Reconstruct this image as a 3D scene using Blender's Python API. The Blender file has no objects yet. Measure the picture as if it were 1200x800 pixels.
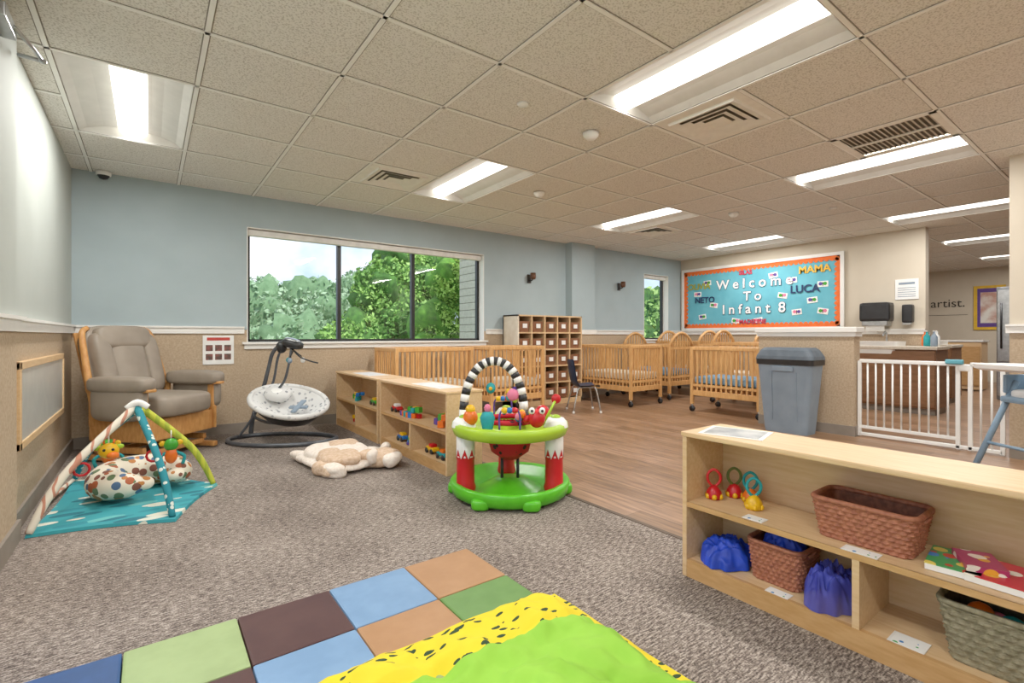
import bpy, bmesh, math, random
import numpy as np
from mathutils import Vector, Matrix, Euler, noise
random.seed(7)
S=bpy.context.scene
H=2.466
# ------------------------------------------------------------ materials
def hx(h):
    h=h.lstrip('#'); o=[]
    for i in (0,2,4):
        c=int(h[i:i+2],16)/255
        o.append(c/12.92 if c<=.04045 else ((c+.055)/1.055)**2.4)
    return (*o,1)
MC={}
def mat(name,c1,c2=None,rough=.55,s=12,scale=(1,1,1),detail=3,lo=.35,hi=.65,bump=0,metal=0,kind='noise',emit=0,alpha=1,dist=0,rot=(0,0,0),interp='LINEAR',spec=.4):
    if name in MC: return MC[name]
    m=bpy.data.materials.new(name); m.use_nodes=True; nt=m.node_tree; N=nt.nodes; L=nt.links
    b=N['Principled BSDF']
    a=hx(c1); c=hx(c2) if c2 else tuple(x*.86 for x in a[:3])+(1,)
    tc=N.new('ShaderNodeTexCoord'); mp=N.new('ShaderNodeMapping'); mp.inputs['Scale'].default_value=scale; mp.inputs['Rotation'].default_value=rot
    L.new(tc.outputs['Object'],mp.inputs['Vector'])
    if kind=='noise':
        t=N.new('ShaderNodeTexNoise'); t.inputs['Scale'].default_value=s; t.inputs['Detail'].default_value=detail; t.inputs['Distortion'].default_value=dist; f=t.outputs['Fac']
    elif kind=='voronoi':
        t=N.new('ShaderNodeTexVoronoi'); t.inputs['Scale'].default_value=s; f=t.outputs['Distance']
    elif kind=='wave':
        t=N.new('ShaderNodeTexWave'); t.inputs['Scale'].default_value=s; t.inputs['Distortion'].default_value=dist; t.inputs['Detail'].default_value=detail; f=t.outputs['Fac']
    L.new(mp.outputs['Vector'],t.inputs['Vector'])
    r=N.new('ShaderNodeValToRGB'); r.color_ramp.interpolation=interp
    r.color_ramp.elements[0].position=lo; r.color_ramp.elements[0].color=c
    r.color_ramp.elements[1].position=hi; r.color_ramp.elements[1].color=a
    L.new(f,r.inputs['Fac']); L.new(r.outputs['Color'],b.inputs['Base Color'])
    b.inputs['Roughness'].default_value=rough; b.inputs['Metallic'].default_value=metal
    b.inputs['Specular IOR Level'].default_value=spec
    if alpha<1: b.inputs['Alpha'].default_value=alpha
    if bump:
        bp=N.new('ShaderNodeBump'); bp.inputs['Strength'].default_value=bump; bp.inputs['Distance'].default_value=.01
        L.new(f,bp.inputs['Height']); L.new(bp.outputs['Normal'],b.inputs['Normal'])
    if emit:
        b.inputs['Emission Color'].default_value=a; b.inputs['Emission Strength'].default_value=emit
    MC[name]=m; return m
def multi(name,base,cols,s=14,thr=.33,rough=.7,scale=(1,1,1)):
    if name in MC: return MC[name]
    m=bpy.data.materials.new(name); m.use_nodes=True; nt=m.node_tree; N=nt.nodes; L=nt.links; b=N['Principled BSDF']
    tc=N.new('ShaderNodeTexCoord'); mp=N.new('ShaderNodeMapping'); mp.inputs['Scale'].default_value=scale; mp.inputs['Rotation'].default_value=(0,0,.7 if scale!=(1,1,1) else 0)
    v=N.new('ShaderNodeTexVoronoi'); v.inputs['Scale'].default_value=s
    L.new(tc.outputs['Object'],mp.inputs['Vector']); L.new(mp.outputs['Vector'],v.inputs['Vector'])
    sp=N.new('ShaderNodeSeparateColor'); L.new(v.outputs['Color'],sp.inputs['Color'])
    r=N.new('ShaderNodeValToRGB'); r.color_ramp.interpolation='CONSTANT'
    for i,c in enumerate(cols):
        e=r.color_ramp.elements[i] if i<2 else r.color_ramp.elements.new(i/len(cols))
        e.position=i/len(cols); e.color=hx(c)
    L.new(sp.outputs[0],r.inputs['Fac'])
    lt=N.new('ShaderNodeMath'); lt.operation='LESS_THAN'; lt.inputs[1].default_value=thr
    L.new(v.outputs['Distance'],lt.inputs[0])
    mx=N.new('ShaderNodeMix'); mx.data_type='RGBA'; mx.inputs[6].default_value=hx(base)
    L.new(lt.outputs[0],mx.inputs[0]); L.new(r.outputs['Color'],mx.inputs[7]); L.new(mx.outputs[2],b.inputs['Base Color'])
    b.inputs['Roughness'].default_value=rough
    MC[name]=m; return m

blue_wall=mat('paint_blue_grey','A6B6BB','A1B1B6',rough=.7,s=3,spec=.2)
left_wall=mat('paint_pale','B2B8B2','ADB3AD',rough=.7,s=3,spec=.2)
beige_wall=mat('paint_beige','CFC4B1','CABFAC',rough=.7,s=3,spec=.2)
tan_wall=mat('wainscot_tan','BCA78D','AB957A',rough=.7,s=60,detail=5,bump=.15,spec=.2)
white=mat('white_trim','EFEDE8','E8E6E1',rough=.4,s=5)
whitep=mat('white_plastic','F2F2EF','E9E9E6',rough=.35,s=5)
baseb=mat('baseboard_taupe','8A8075','81776C',rough=.6,s=8)
maple=mat('maple_laminate','DDBC90','D0A97A',rough=.4,s=6,scale=(12,1.2,12),detail=4,lo=.3,hi=.7)
maple_edge=mat('maple_edge','C79A66','B98B54',rough=.45,s=6,scale=(10,2,10))
crib_w=mat('crib_birch','DCAA6E','CA9458',rough=.4,s=8,scale=(6,6,1))
glider_w=mat('glider_oak','CE9658','BC8146',rough=.4,s=8,scale=(5,5,2))
black=mat('black_plastic','1C1C1E','262628',rough=.4,s=10)
dark=mat('dark_bronze','2B2622','3A332C',rough=.5,s=10)
metal=mat('brushed_metal','B9BBBC','A5A7A8',rough=.3,metal=.9,s=20)
grey=mat('bin_grey','8494A4','7A8A9A',rough=.5,s=6)
taupe=mat('taupe_vinyl','94887A','867A6C',rough=.45,s=5,bump=.1)
red=mat('red_plastic','C81820','B4101A',rough=.35,s=6)
blue=mat('blue_plastic','1F6FC0','1A64B0',rough=.35,s=6)
yellow=mat('yellow_plastic','ECB818','DCA80E',rough=.35,s=6)
orange=mat('orange_plastic','E66E1C','D65E12',rough=.35,s=6)
green=mat('green_plastic','3EA02C','369226',rough=.35,s=6)
lime=mat('lime_plastic','A6CC30','98C028',rough=.35,s=6)
teal=mat('teal_cloth','1E9AA0','17868C',rough=.7,s=20)
purple=mat('purple_cloth','5B3F96','4D3388',rough=.6,s=20)
pink=mat('pink_plastic','E87FA0','DD7294',rough=.5,s=6)

# ------------------------------------------------------------ builder
class Bd:
    def __init__(s,name,loc=(0,0,0),rz=0):
        s.n=name; s.loc=loc; s.rz=rz; s.v=[]; s.f=[]; s.mi=[]; s.sm=[]; s.m=[]; s.M=Matrix.Identity(4)
    def add(s,vs,fs,m,smooth=False,M=None):
        if m not in s.m: s.m.append(m)
        i=s.m.index(m); b=len(s.v); T=s.M@M if M is not None else s.M
        s.v+= [tuple(T@Vector(v)) for v in vs]
        for f in fs: s.f.append([b+k for k in f]); s.mi.append(i); s.sm.append(smooth)
    def box(s,c,d,m,rot=None,bev=0):
        bm=bmesh.new(); bmesh.ops.create_cube(bm,size=1)
        for v in bm.verts: v.co=Vector((v.co.x*d[0],v.co.y*d[1],v.co.z*d[2]))
        if bev: bmesh.ops.bevel(bm,geom=bm.edges[:],offset=min(bev,min(d)*.45),segments=2,affect='EDGES',profile=.6)
        bm.verts.index_update()
        M=Matrix.Translation(c)
        if rot: M=M@Euler(rot).to_matrix().to_4x4()
        s.add([v.co[:] for v in bm.verts],[[v.index for v in f.verts] for f in bm.faces],m,False,M); bm.free()
    def bx(s,x0,x1,y0,y1,z0,z1,m,bev=0):
        s.box(((x0+x1)/2,(y0+y1)/2,(z0+z1)/2),(abs(x1-x0),abs(y1-y0),abs(z1-z0)),m,None,bev)
    def tube(s,pts,r,m,seg=10,closed=False,smooth=True,sub=0,caps=True):
        P=[Vector(p) for p in pts]
        if sub:
            Q=[]; n=len(P); rng=n if closed else n-1; R=[]
            rr=r if isinstance(r,(list,tuple)) else None
            for i in range(rng):
                if closed: a,b,c,d=P[(i-1)%n],P[i],P[(i+1)%n],P[(i+2)%n]
                else: a,b,c,d=P[max(i-1,0)],P[i],P[i+1],P[min(i+2,n-1)]
                for k in range(sub):
                    t=k/sub
                    Q.append(.5*((2*b)+(c-a)*t+(2*a-5*b+4*c-d)*t*t+(3*b-a-3*c+d)*t**3))
                    if rr: R.append(rr[i]*(1-t)+rr[(i+1)%n]*t)
            if not closed:
                Q.append(P[-1]); 
                if rr: R.append(rr[-1])
            P=Q
            if rr: r=R
        n=len(P); rad=r if isinstance(r,(list,tuple)) else [r]*n
        T=[]
        for i in range(n):
            a=P[(i-1)%n] if closed else P[max(i-1,0)]; b=P[(i+1)%n] if closed else P[min(i+1,n-1)]
            d=b-a; T.append(d.normalized() if d.length>1e-9 else Vector((0,0,1)))
        u=T[0].orthogonal().normalized(); vs=[];fs=[]
        for i in range(n):
            u=(u-T[i]*u.dot(T[i])); u=u.normalized() if u.length>1e-6 else T[i].orthogonal().normalized()
            w=T[i].cross(u)
            for k in range(seg):
                a=2*math.pi*k/seg; vs.append(P[i]+(u*math.cos(a)+w*math.sin(a))*rad[i])
        for i in range(n if closed else n-1):
            j=(i+1)%n
            for k in range(seg):
                l=(k+1)%seg; fs.append([i*seg+k,i*seg+l,j*seg+l,j*seg+k])
        if not closed and caps:
            fs.append(list(range(seg))[::-1]); fs.append([(n-1)*seg+k for k in range(seg)])
        s.add(vs,fs,m,smooth)
    def cyl(s,a,b,r,m,r2=None,seg=14,smooth=True):
        s.tube([a,b],[r,r if r2 is None else r2],m,seg=seg,smooth=smooth)
    def se(s,c,r,m,n=1.,rot=None,amp=0,fr=6,nu=24,nv=14,seed=0):
        vs=[];fs=[]
        sp=lambda x,e: math.copysign(abs(x)**e,x)
        for j in range(nv+1):
            t=-math.pi/2+math.pi*j/nv
            for i in range(nu):
                a=2*math.pi*i/nu
                p=Vector((r[0]*sp(math.cos(t),n)*sp(math.cos(a),n),r[1]*sp(math.cos(t),n)*sp(math.sin(a),n),r[2]*sp(math.sin(t),n)))
                if amp:
                    k=noise.noise(p*fr+Vector((seed*3.1,seed,0)))
                    p=p*(1+amp*k/max(r)) if p.length>0 else p
                vs.append(p)
        for j in range(nv):
            for i in range(nu):
                k=(i+1)%nu; fs.append([j*nu+i,j*nu+k,(j+1)*nu+k,(j+1)*nu+i])
        M=Matrix.Translation(c)
        if rot: M=M@Euler(rot).to_matrix().to_4x4()
        s.add(vs,fs,m,True,M)
    def lathe(s,prof,m,c=(0,0,0),seg=36,smooth=True,sx=1,sy=1):
        vs=[];fs=[];n=len(prof)
        for (r,z) in prof:
            for k in range(seg):
                a=2*math.pi*k/seg; vs.append((c[0]+r*math.cos(a)*sx,c[1]+r*math.sin(a)*sy,c[2]+z))
        for i in range(n-1):
            for k in range(seg):
                l=(k+1)%seg; fs.append([i*seg+k,i*seg+l,(i+1)*seg+l,(i+1)*seg+k])
        s.add(vs,fs,m,smooth)
    def loft(s,levels,m,c=(0,0,0),cap0=True,cap1=False,nc=5,smooth=False,wav=0,nw=40):
        vs=[];fs=[]
        for li,(z,sx,sy,r) in enumerate(levels):
            ring=[]
            for q,(qx,qy) in enumerate(((1,1),(-1,1),(-1,-1),(1,-1))):
                for k in range(nc+1):
                    a=math.pi/2*(q+k/nc)
                    ring.append((qx*(sx/2-r)+r*math.cos(a),qy*(sy/2-r)+r*math.sin(a)))
            if wav:
                L=[0]
                for i in range(len(ring)):
                    a=ring[i];b=ring[(i+1)%len(ring)]; L.append(L[-1]+math.hypot(b[0]-a[0],b[1]-a[1]))
                out=[]; tot=L[-1]; j=0
                for k in range(nw*4):
                    t=tot*k/(nw*4)
                    while L[j+1]<t: j+=1
                    a=ring[j];b=ring[(j+1)%len(ring)]; q=(t-L[j])/max(L[j+1]-L[j],1e-9)
                    x=a[0]+(b[0]-a[0])*q;y=a[1]+(b[1]-a[1])*q; l=math.hypot(x,y)
                    w=wav*math.cos(math.pi*k/2)*(1 if (li//3)%2 else -1)*(1 if li%3==1 else .35)
                    out.append((x+x/l*w,y+y/l*w))
                ring=out
            n=len(ring); vs+=[(c[0]+x,c[1]+y,c[2]+z) for x,y in ring]
        for i in range(len(levels)-1):
            for k in range(n):
                l=(k+1)%n; fs.append([i*n+k,i*n+l,(i+1)*n+l,(i+1)*n+k])
        if cap0: fs.append(list(range(n))[::-1])
        if cap1: fs.append([(len(levels)-1)*n+k for k in range(n)])
        s.add(vs,fs,m,smooth)
    def quad(s,pts,m): s.add(pts,[list(range(len(pts)))],m)
    def done(s,parent=None):
        me=bpy.data.meshes.new(s.n); me.from_pydata(s.v,[],s.f)
        for m in s.m: me.materials.append(m)
        me.polygons.foreach_set('material_index',s.mi); me.polygons.foreach_set('use_smooth',s.sm); me.update()
        o=bpy.data.objects.new(s.n,me); o.location=s.loc; o.rotation_euler=(0,0,s.rz); S.collection.objects.link(o)
        if parent: o.parent=parent
        return o
def text(parent,body,loc,size,m,rot,name='lettering',ext=.003):
    cu=bpy.data.curves.new(name,'FONT'); cu.body=body; cu.size=size; cu.extrude=ext; cu.align_x='CENTER'; cu.align_y='CENTER'
    cu.materials.append(m); o=bpy.data.objects.new(name,cu); S.collection.objects.link(o); o.location=loc; o.rotation_euler=rot; o.parent=parent
    return o
VR=math.radians(-36.6)

# ------------------------------------------------------------ floor
def floor_mats():
    m=bpy.data.materials.new('carpet_loop'); m.use_nodes=True; nt=m.node_tree; N=nt.nodes; L=nt.links; b=N['Principled BSDF']
    tc=N.new('ShaderNodeTexCoord')
    def nz(scale,s,d=3):
        mp=N.new('ShaderNodeMapping'); mp.inputs['Scale'].default_value=scale; L.new(tc.outputs['Object'],mp.inputs['Vector'])
        t=N.new('ShaderNodeTexNoise'); t.inputs['Scale'].default_value=s; t.inputs['Detail'].default_value=d; L.new(mp.outputs['Vector'],t.inputs['Vector']); return t.outputs['Fac']
    a=nz((1,4.5,1),34,3); c=nz((1,1,1),160,2); e=nz((1,1,1),2.2,2)
    ad=N.new('ShaderNodeMath'); ad.operation='MULTIPLY_ADD'; ad.inputs[1].default_value=.6; L.new(a,ad.inputs[0])
    k=N.new('ShaderNodeMath'); k.operation='MULTIPLY'; k.inputs[1].default_value=.4; L.new(c,k.inputs[0]); L.new(k.outputs[0],ad.inputs[2])
    k2=N.new('ShaderNodeMath'); k2.operation='MULTIPLY_ADD'; k2.inputs[1].default_value=.14; k2.inputs[2].default_value=-.07; L.new(e,k2.inputs[0])
    ad2=N.new('ShaderNodeMath'); ad2.operation='ADD'; L.new(ad.outputs[0],ad2.inputs[0]); L.new(k2.outputs[0],ad2.inputs[1])
    r=N.new('ShaderNodeValToRGB'); cr=r.color_ramp
    cr.elements[0].position=.38; cr.elements[0].color=hx('463E39'); cr.elements[1].position=.62; cr.elements[1].color=hx('B3A89D')
    x=cr.elements.new(.5); x.color=hx('7C7068')
    L.new(ad2.outputs[0],r.inputs['Fac']); L.new(r.outputs['Color'],b.inputs['Base Color'])
    b.inputs['Roughness'].default_value=.95; b.inputs['Specular IOR Level'].default_value=.1
    bp=N.new('ShaderNodeBump'); bp.inputs['Strength'].default_value=.4; bp.inputs['Distance'].default_value=.004; L.new(ad.outputs[0],bp.inputs['Height']); L.new(bp.outputs['Normal'],b.inputs['Normal'])
    w=bpy.data.materials.new('wood_plank'); w.use_nodes=True; nt=w.node_tree; N=nt.nodes; L=nt.links; b=N['Principled BSDF']
    tc=N.new('ShaderNodeTexCoord'); mp=N.new('ShaderNodeMapping'); mp.inputs['Rotation'].default_value=(0,0,math.pi/2); L.new(tc.outputs['Object'],mp.inputs['Vector'])
    br=N.new('ShaderNodeTexBrick'); L.new(mp.outputs['Vector'],br.inputs['Vector'])
    br.inputs['Scale'].default_value=1; br.inputs['Brick Width'].default_value=1.2; br.inputs['Row Height'].default_value=.15; br.inputs['Mortar Size'].default_value=.0015
    br.inputs['Color1'].default_value=hx('A88366'); br.inputs['Color2'].default_value=hx('8A6849'); br.inputs['Mortar'].default_value=hx('5E4431')
    mp2=N.new('ShaderNodeMapping'); mp2.inputs['Scale'].default_value=(14,1.2,1); L.new(tc.outputs['Object'],mp2.inputs['Vector'])
    t=N.new('ShaderNodeTexNoise'); t.inputs['Scale'].default_value=2.5; t.inputs['Detail'].default_value=6; L.new(mp2.outputs['Vector'],t.inputs['Vector'])
    r=N.new('ShaderNodeValToRGB'); r.color_ramp.elements[0].position=.32; r.color_ramp.elements[0].color=(.5,.46,.44,1); r.color_ramp.elements[1].position=.68; r.color_ramp.elements[1].color=(1.1,1.1,1.1,1)
    L.new(t.outputs['Fac'],r.inputs['Fac'])
    mx=N.new('ShaderNodeMix'); mx.data_type='RGBA'; mx.blend_type='MULTIPLY'; mx.inputs[0].default_value=1
    L.new(br.outputs['Color'],mx.inputs[6]); L.new(r.outputs['Color'],mx.inputs[7]); L.new(mx.outputs[2],b.inputs['Base Color'])
    b.inputs['Roughness'].default_value=.34; b.inputs['Specular IOR Level'].default_value=.45
    return m,w
carpet,plank=floor_mats()
XF=14.5; YB=5.735; YN=-2.5; XL=-.55
f=Bd('floor'); f.bx(XL-.15,2.1,YN-.1,YB+.15,-.1,0,carpet); f.bx(2.1,XF+.1,YN-.1,YB+.15,-.1,0,plank); f.done()
t=Bd('trim_1'); t.bx(2.09,2.115,YN,YB-.02,0,.004,mat('edge_strip','5B4A3C')); t.done()

# ------------------------------------------------------------ walls
ZR=1.06
w=Bd('wall_back')
def seg(x0,x1,z0,z1):
    if z0<ZR: w.bx(x0,x1,YB,YB+.15,z0,min(z1,ZR),tan_wall)
    if z1>ZR: w.bx(x0,x1,YB,YB+.15,max(z0,ZR),z1,blue_wall)
A0,A1,B0,B1=.82,3.765,7.27,7.99
seg(XL-.15,XF,0,.92); seg(XL-.15,XF,2.13,H+.1)
for a,b in ((XL-.15,A0),(A1,B0),(B1,XF)): seg(a,b,.92,2.13)
w.bx(5.32,5.826,YB-.15,YB,0,ZR,tan_wall); w.bx(5.32,5.826,YB-.15,YB,ZR,H,blue_wall)
w.done()
w=Bd('wall_left')
w.bx(XL-.15,XL,3.35,YB,0,ZR,tan_wall); w.bx(XL-.15,XL,3.35,YB,ZR,H+.1,left_wall)
D0,D1=-.4,2.2   # unseen glazed door beside the camera
w.bx(XL-.15,XL+.03,D1,3.35,0,ZR,tan_wall); w.bx(XL-.15,XL+.03,D1,3.35,ZR,H+.1,left_wall); w.done()
w=Bd('wall_left_near'); w.bx(XL-.15,XL+.03,YN,D0,0,ZR,tan_wall); w.bx(XL-.15,XL+.03,YN,D0,ZR,H+.1,left_wall); w.done()
w=Bd('wall_left_header'); w.bx(XL-.15,XL+.03,D0,D1,2.2,H+.1,left_wall); w.done()
w=Bd('wall_front'); w.bx(XL-.15,XF,YN-.15,YN,0,H+.1,beige_wall); w.done()
XW=8.4; YW=1.96
w=Bd('wall_bulletin'); w.bx(XW,XW+.15,YW,YB,0,ZR,tan_wall); w.bx(XW,XW+.15,YW,YB,ZR,H+.05,beige_wall); w.done()
w=Bd('wall_far'); w.bx(XF,XF+.15,YN,YB,0,H+.05,beige_wall); w.done()
w=Bd('wall_right'); w.bx(5.65,5.8,YN,.78,0,ZR,tan_wall); w.bx(5.65,5.8,YN,.78,ZR,H+.05,beige_wall); w.done()
w=Bd('wall_half'); w.bx(5.6,5.75,1.86,2.8,0,1.03,tan_wall); w.bx(5.57,5.78,1.83,2.83,1.03,1.085,white,.008); w.bx(5.585,5.765,1.845,2.815,.99,1.03,white); w.done()
r=Bd('trim_back_rail')
for a,c in ((XL,A0-.03),(A1+.03,5.32),(5.826,B0-.03),(B1+.03,XW)):
    r.bx(a,c,YB-.018,YB,1.02,1.075,white); r.bx(a,c,YB-.032,YB,1.075,1.092,white)
r.bx(5.30,5.846,YB-.17,YB-.15,1.02,1.092,white); r.bx(5.30,5.32,YB-.15,YB,1.02,1.092,white); r.done()
r=Bd('trim_left_rail'); r.bx(XL,XL+.02,3.35,YB-.03,1.02,1.075,white); r.bx(XL,XL+.035,3.35,YB-.03,1.075,1.092,white)
r.bx(XL+.03,XL+.05,D1+.06,3.35,1.02,1.075,white); r.bx(XL+.03,XL+.065,D1+.06,3.36,1.075,1.092,white); r.done()
r=Bd('trim_bulletin_rail'); r.bx(XW-.02,XW,YW,YB-.03,1.02,1.075,white); r.bx(XW-.035,XW,YW,YB-.03,1.075,1.092,white); r.done()
r=Bd('trim_right_rail'); r.bx(5.63,5.65,YN,.78,1.02,1.075,white); r.bx(5.615,5.65,YN,.8,1.075,1.092,white); r.bx(5.63,5.8,.78,.8,1.02,1.075,white); r.done()
b=Bd('baseboard_back')
b.bx(XL,5.32,YB-.014,YB,0,.1,baseb); b.bx(5.306,5.84,YB-.164,YB-.15,0,.1,baseb); b.bx(5.84,XW,YB-.014,YB,0,.1,baseb); b.done()
b=Bd('baseboard_left'); b.bx(XL,XL+.014,3.35,YB-.014,0,.1,baseb); b.bx(XL+.03,XL+.044,D1+.06,3.36,0,.1,baseb); b.done()
b=Bd('baseboard_half'); b.bx(5.586,5.6,1.846,2.8,0,.1,baseb); b.bx(5.586,5.75,1.846,1.86,0,.1,baseb); b.done()
b=Bd('baseboard_bulletin'); b.bx(XW-.014,XW,YW,YB-.014,0,.1,baseb); b.done()
b=Bd('baseboard_right'); b.bx(5.636,5.65,YN,.78,0,.1,baseb); b.done()

# ------------------------------------------------------------ windows
def glassmat():
    m=bpy.data.materials.new('window_glass'); m.use_nodes=True; N=m.node_tree.nodes; L=m.node_tree.links
    N.remove(N['Principled BSDF']); tr=N.new('ShaderNodeBsdfTransparent'); gl=N.new('ShaderNodeBsdfGlossy'); gl.inputs['Roughness'].default_value=.02
    mx=N.new('ShaderNodeMixShader'); mx.inputs[0].default_value=.04
    L.new(tr.outputs[0],mx.inputs[1]); L.new(gl.outputs[0],mx.inputs[2]); L.new(mx.outputs[0],N['Material Output'].inputs['Surface']); return m
glass=glassmat()
frm=mat('window_frame_black','20211F','191A18',rough=.4)
def window(name,x0,x1,z0,z1,ys,mull):
    b=Bd(name); y=ys; t=.04
    b.bx(x0,x1,y,y+.05,z0,z0+t,frm); b.bx(x0,x1,y,y+.05,z1-t,z1,frm); b.bx(x0,x0+t,y,y+.05,z0,z1,frm); b.bx(x1-t,x1,y,y+.05,z0,z1,frm)
    for q in mull: b.bx(q-.022,q+.022,y-.005,y+.05,z0,z1,frm)
    b.quad([(x0,y+.03,z0),(x1,y+.03,z0),(x1,y+.03,z1),(x0,y+.03,z1)],glass)
    b.bx(x0-.004,x0+.004,YB-.002,y,z0,z1,white); b.bx(x1-.004,x1+.004,YB-.002,y,z0,z1,white)
    b.bx(x0,x1,YB-.002,y,z1-.004,z1+.004,white)
    b.bx(x0-.05,x1+.05,YB-.045,y,z0-.012,z0+.012,white,.004); b.bx(x0-.03,x1+.03,YB-.02,YB,z0-.06,z0-.012,white)
    b.bx(x0+.01,x1-.01,y-.07,y-.005,z1-.075,z1-.01,mat('shade_cassette','E4E3DD'),.01)
    b.done()
window('window_1',A0,A1,.92,2.13,5.85,(1.80,2.745))
window('window_2',B0,B1,.92,2.13,5.85,())
b=Bd('door_1'); xg=XL-.08
for y in (D0+.033,(D0+D1)/2,D1-.033): b.bx(xg-.03,xg+.03,y-.03,y+.03,.002,2.195,frm)
b.bx(xg-.03,xg+.03,D0+.003,D1-.003,.002,.06,frm); b.bx(xg-.03,xg+.03,D0+.003,D1-.003,2.14,2.195,frm)
b.quad([(xg,D0+.01,.02),(xg,D1-.01,.02),(xg,D1-.01,2.18),(xg,D0+.01,2.18)],glass); b.cyl((xg+.06,(D0+D1)/2+.1,.9),(xg+.06,(D0+D1)/2+.1,1.2),.012,metal); b.done()
b=Bd('bounce_slab'); b.bx(-9,XL-.17,-8,5.4,-.16,-.06,mat('bounce_surface','D6D2C8','C6C2B8',s=4,rough=.9)); b.done()  # unseen pale slab added to bounce sunlight up onto the ceiling

# ------------------------------------------------------------ ceiling
PX=.645; PY=.625; OX=-.42; OY=.9
tile=mat('ceiling_tile','E6E2DA','C3BDB2',rough=.95,s=110,detail=4,lo=.38,hi=.5,bump=.2,spec=.1)
tbar=mat('ceiling_tbar','F4F2EC','EEECE6',rough=.5)
seam_shade=mat('ceiling_seam_shade','8E867A','857D71',rough=.9)  # dark strips paint a shadow reveal along the tile edges
k0=-1; k1=int((XF-OX)/PX)+1; j0=int((YN-OY)/PY)-1; j1=int((YB-OY)/PY)+1
lights=[(0,-4),(0,0),(0,4),(4,-4),(4,0),(4,4),(8,-4),(8,0),(8,4),(12,0),(12,4),(16,0),(16,4),(20,0)]
lc={(k,j+e) for k,j in lights for e in (0,1)}
vents={(5,1):'d',(3,5):'d',(9,5):'d',(7,0):'g'}
c=Bd('ceiling'); g=Bd('trim_ceiling_grid')
cl=lambda v,a,b:max(a,min(b,v))
for k in range(k0,k1+1):
    for j in range(j0,j1+1):
        xa=cl(OX+k*PX,XL-.02,XF+.02); xb=cl(OX+(k+1)*PX,XL-.02,XF+.02); ya=cl(OY+j*PY,YN-.02,YB+.02); yb=cl(OY+(j+1)*PY,YN-.02,YB+.02)
        if xb-xa<.005 or yb-ya<.005: continue
        if (k,j) not in lc and (k,j) not in vents:
            c.quad([(xa,ya,H),(xa,yb,H),(xb,yb,H),(xb,ya,H)],tile)
        g.bx(xa-.011,xa+.011,ya,yb,H-.006,H-.002,tbar); g.bx(xa-.0165,xa+.0165,ya,yb,H-.002,H-.001,seam_shade)
        if not ((k,j) in lc and (k,j-1) in lc and ((k,j) not in lights)):
            g.bx(xa,xb,ya-.011,ya+.011,H-.006,H-.002,tbar); g.bx(xa,xb,ya-.0165,ya+.0165,H-.002,H-.001,seam_shade)
c.quad([(XL-.1,YN-.1,H+.12),(XL-.1,YB+.1,H+.12),(XF+.1,YB+.1,H+.12),(XF+.1,YN-.1,H+.12)],tile)
c.done(); g.done()
refl=mat('troffer_reflector','D6D4CE','CFCDC7',rough=.5)
lens=mat('troffer_lens','FFFAF0','FFF7EA',rough=.5,emit=2.4)
for k,j in lights:
    cx=OX+(k+.5)*PX; cy=OY+(j+1)*PY; W=PX/2; L2=PY
    b=Bd('ceiling_light_fixture',(cx,cy,H))
    prof=[(-W,0),(-W+.02,0),(-W+.06,.03),(-.17,.06),(-.11,.07),(-.088,.07)]
    for sg in (-1,1):
        for i in range(len(prof)-1):
            (xa,za),(xb,zb)=prof[i],prof[i+1]; xa*=-sg; xb*=-sg
            b.quad([(xa,-L2+.02,za),(xb,-L2+.02,zb),(xb,L2-.02,zb),(xa,L2-.02,za)],refl)
        b.quad([(-W,sg*L2,0),(W,sg*L2,0),(W,sg*(L2-.02),0),(-W,sg*(L2-.02),0)],refl)
        b.quad([(-W,sg*(L2-.02),0),(W,sg*(L2-.02),0),(W,sg*(L2-.02),.08),(-W,sg*(L2-.02),.08)],refl)
    n=8; vs=[];fs=[]
    for i in range(n+1):
        a=math.pi*i/n; x=-.088*math.cos(a); z=.07-.06*math.sin(a)
        vs+=[(x,-L2+.03,z),(x,L2-.03,z)]
    fs=[[2*i,2*i+1,2*i+3,2*i+2] for i in range(n)]
    fs+=[[2*i for i in range(n+1)],[2*i+1 for i in range(n+1)]]
    b.add(vs,fs,lens,False); ob=b.done()
    ld=bpy.data.lights.new('lamp','AREA'); ld.shape='RECTANGLE'; ld.size=.13; ld.size_y=1.17; ld.energy=22.5; ld.color=(1,.975,.935)
    lo=bpy.data.objects.new('lamp',ld); S.collection.objects.link(lo); lo.parent=ob; lo.location=(0,0,.006)
ventm=mat('vent_white','EFEBE2','E6E2D9',rough=.5); ventd=mat('vent_dark','7A7265','6C6458',rough=.8)
for (k,j),kind in vents.items():
    cx=OX+(k+.5)*PX; cy=OY+(j+.5)*PY; W=PX/2-.005
    b=Bd('ceiling_air_vent',(cx,cy,H)); 
    b.box((0,0,.03),(2*W,2*W*.97,.01),ventd)
    P=[(-1,-1),(1,-1),(1,1),(-1,1)]
    if kind=='d':
        for r0,z0,r1,z1 in ((W,-.001,.24,-.001),(.24,-.001,.232,-.016),(.232,-.016,.185,-.001),(.178,-.012,.13,.002),(.122,-.012,.078,.002),(.070,-.012,.0,-.008)):
            for i in range(4):
                a=P[i];d=P[(i+1)%4]
                b.quad([(a[0]*r0,a[1]*r0,z0),(d[0]*r0,d[1]*r0,z0),(d[0]*r1,d[1]*r1,z1),(a[0]*r1,a[1]*r1,z1)],ventm)
    else:
        for sg in (-1,1):
            b.box((sg*(W-.02),0,-.003),(.04,2*W*.97,.008),ventm); b.box((0,sg*(W*.97-.02),-.003),(2*W,.04,.008),ventm)
        b.box((0,0,-.001),(.02,2*W*.9,.01),ventm)
        for i in range(17):
            b.box((0,-W+.06+i*(2*W-.12)/16,.006),(2*W-.08,.018,.003),mat('louver','C9BFAE'),rot=(.5,0,0))
    b.done()
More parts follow.
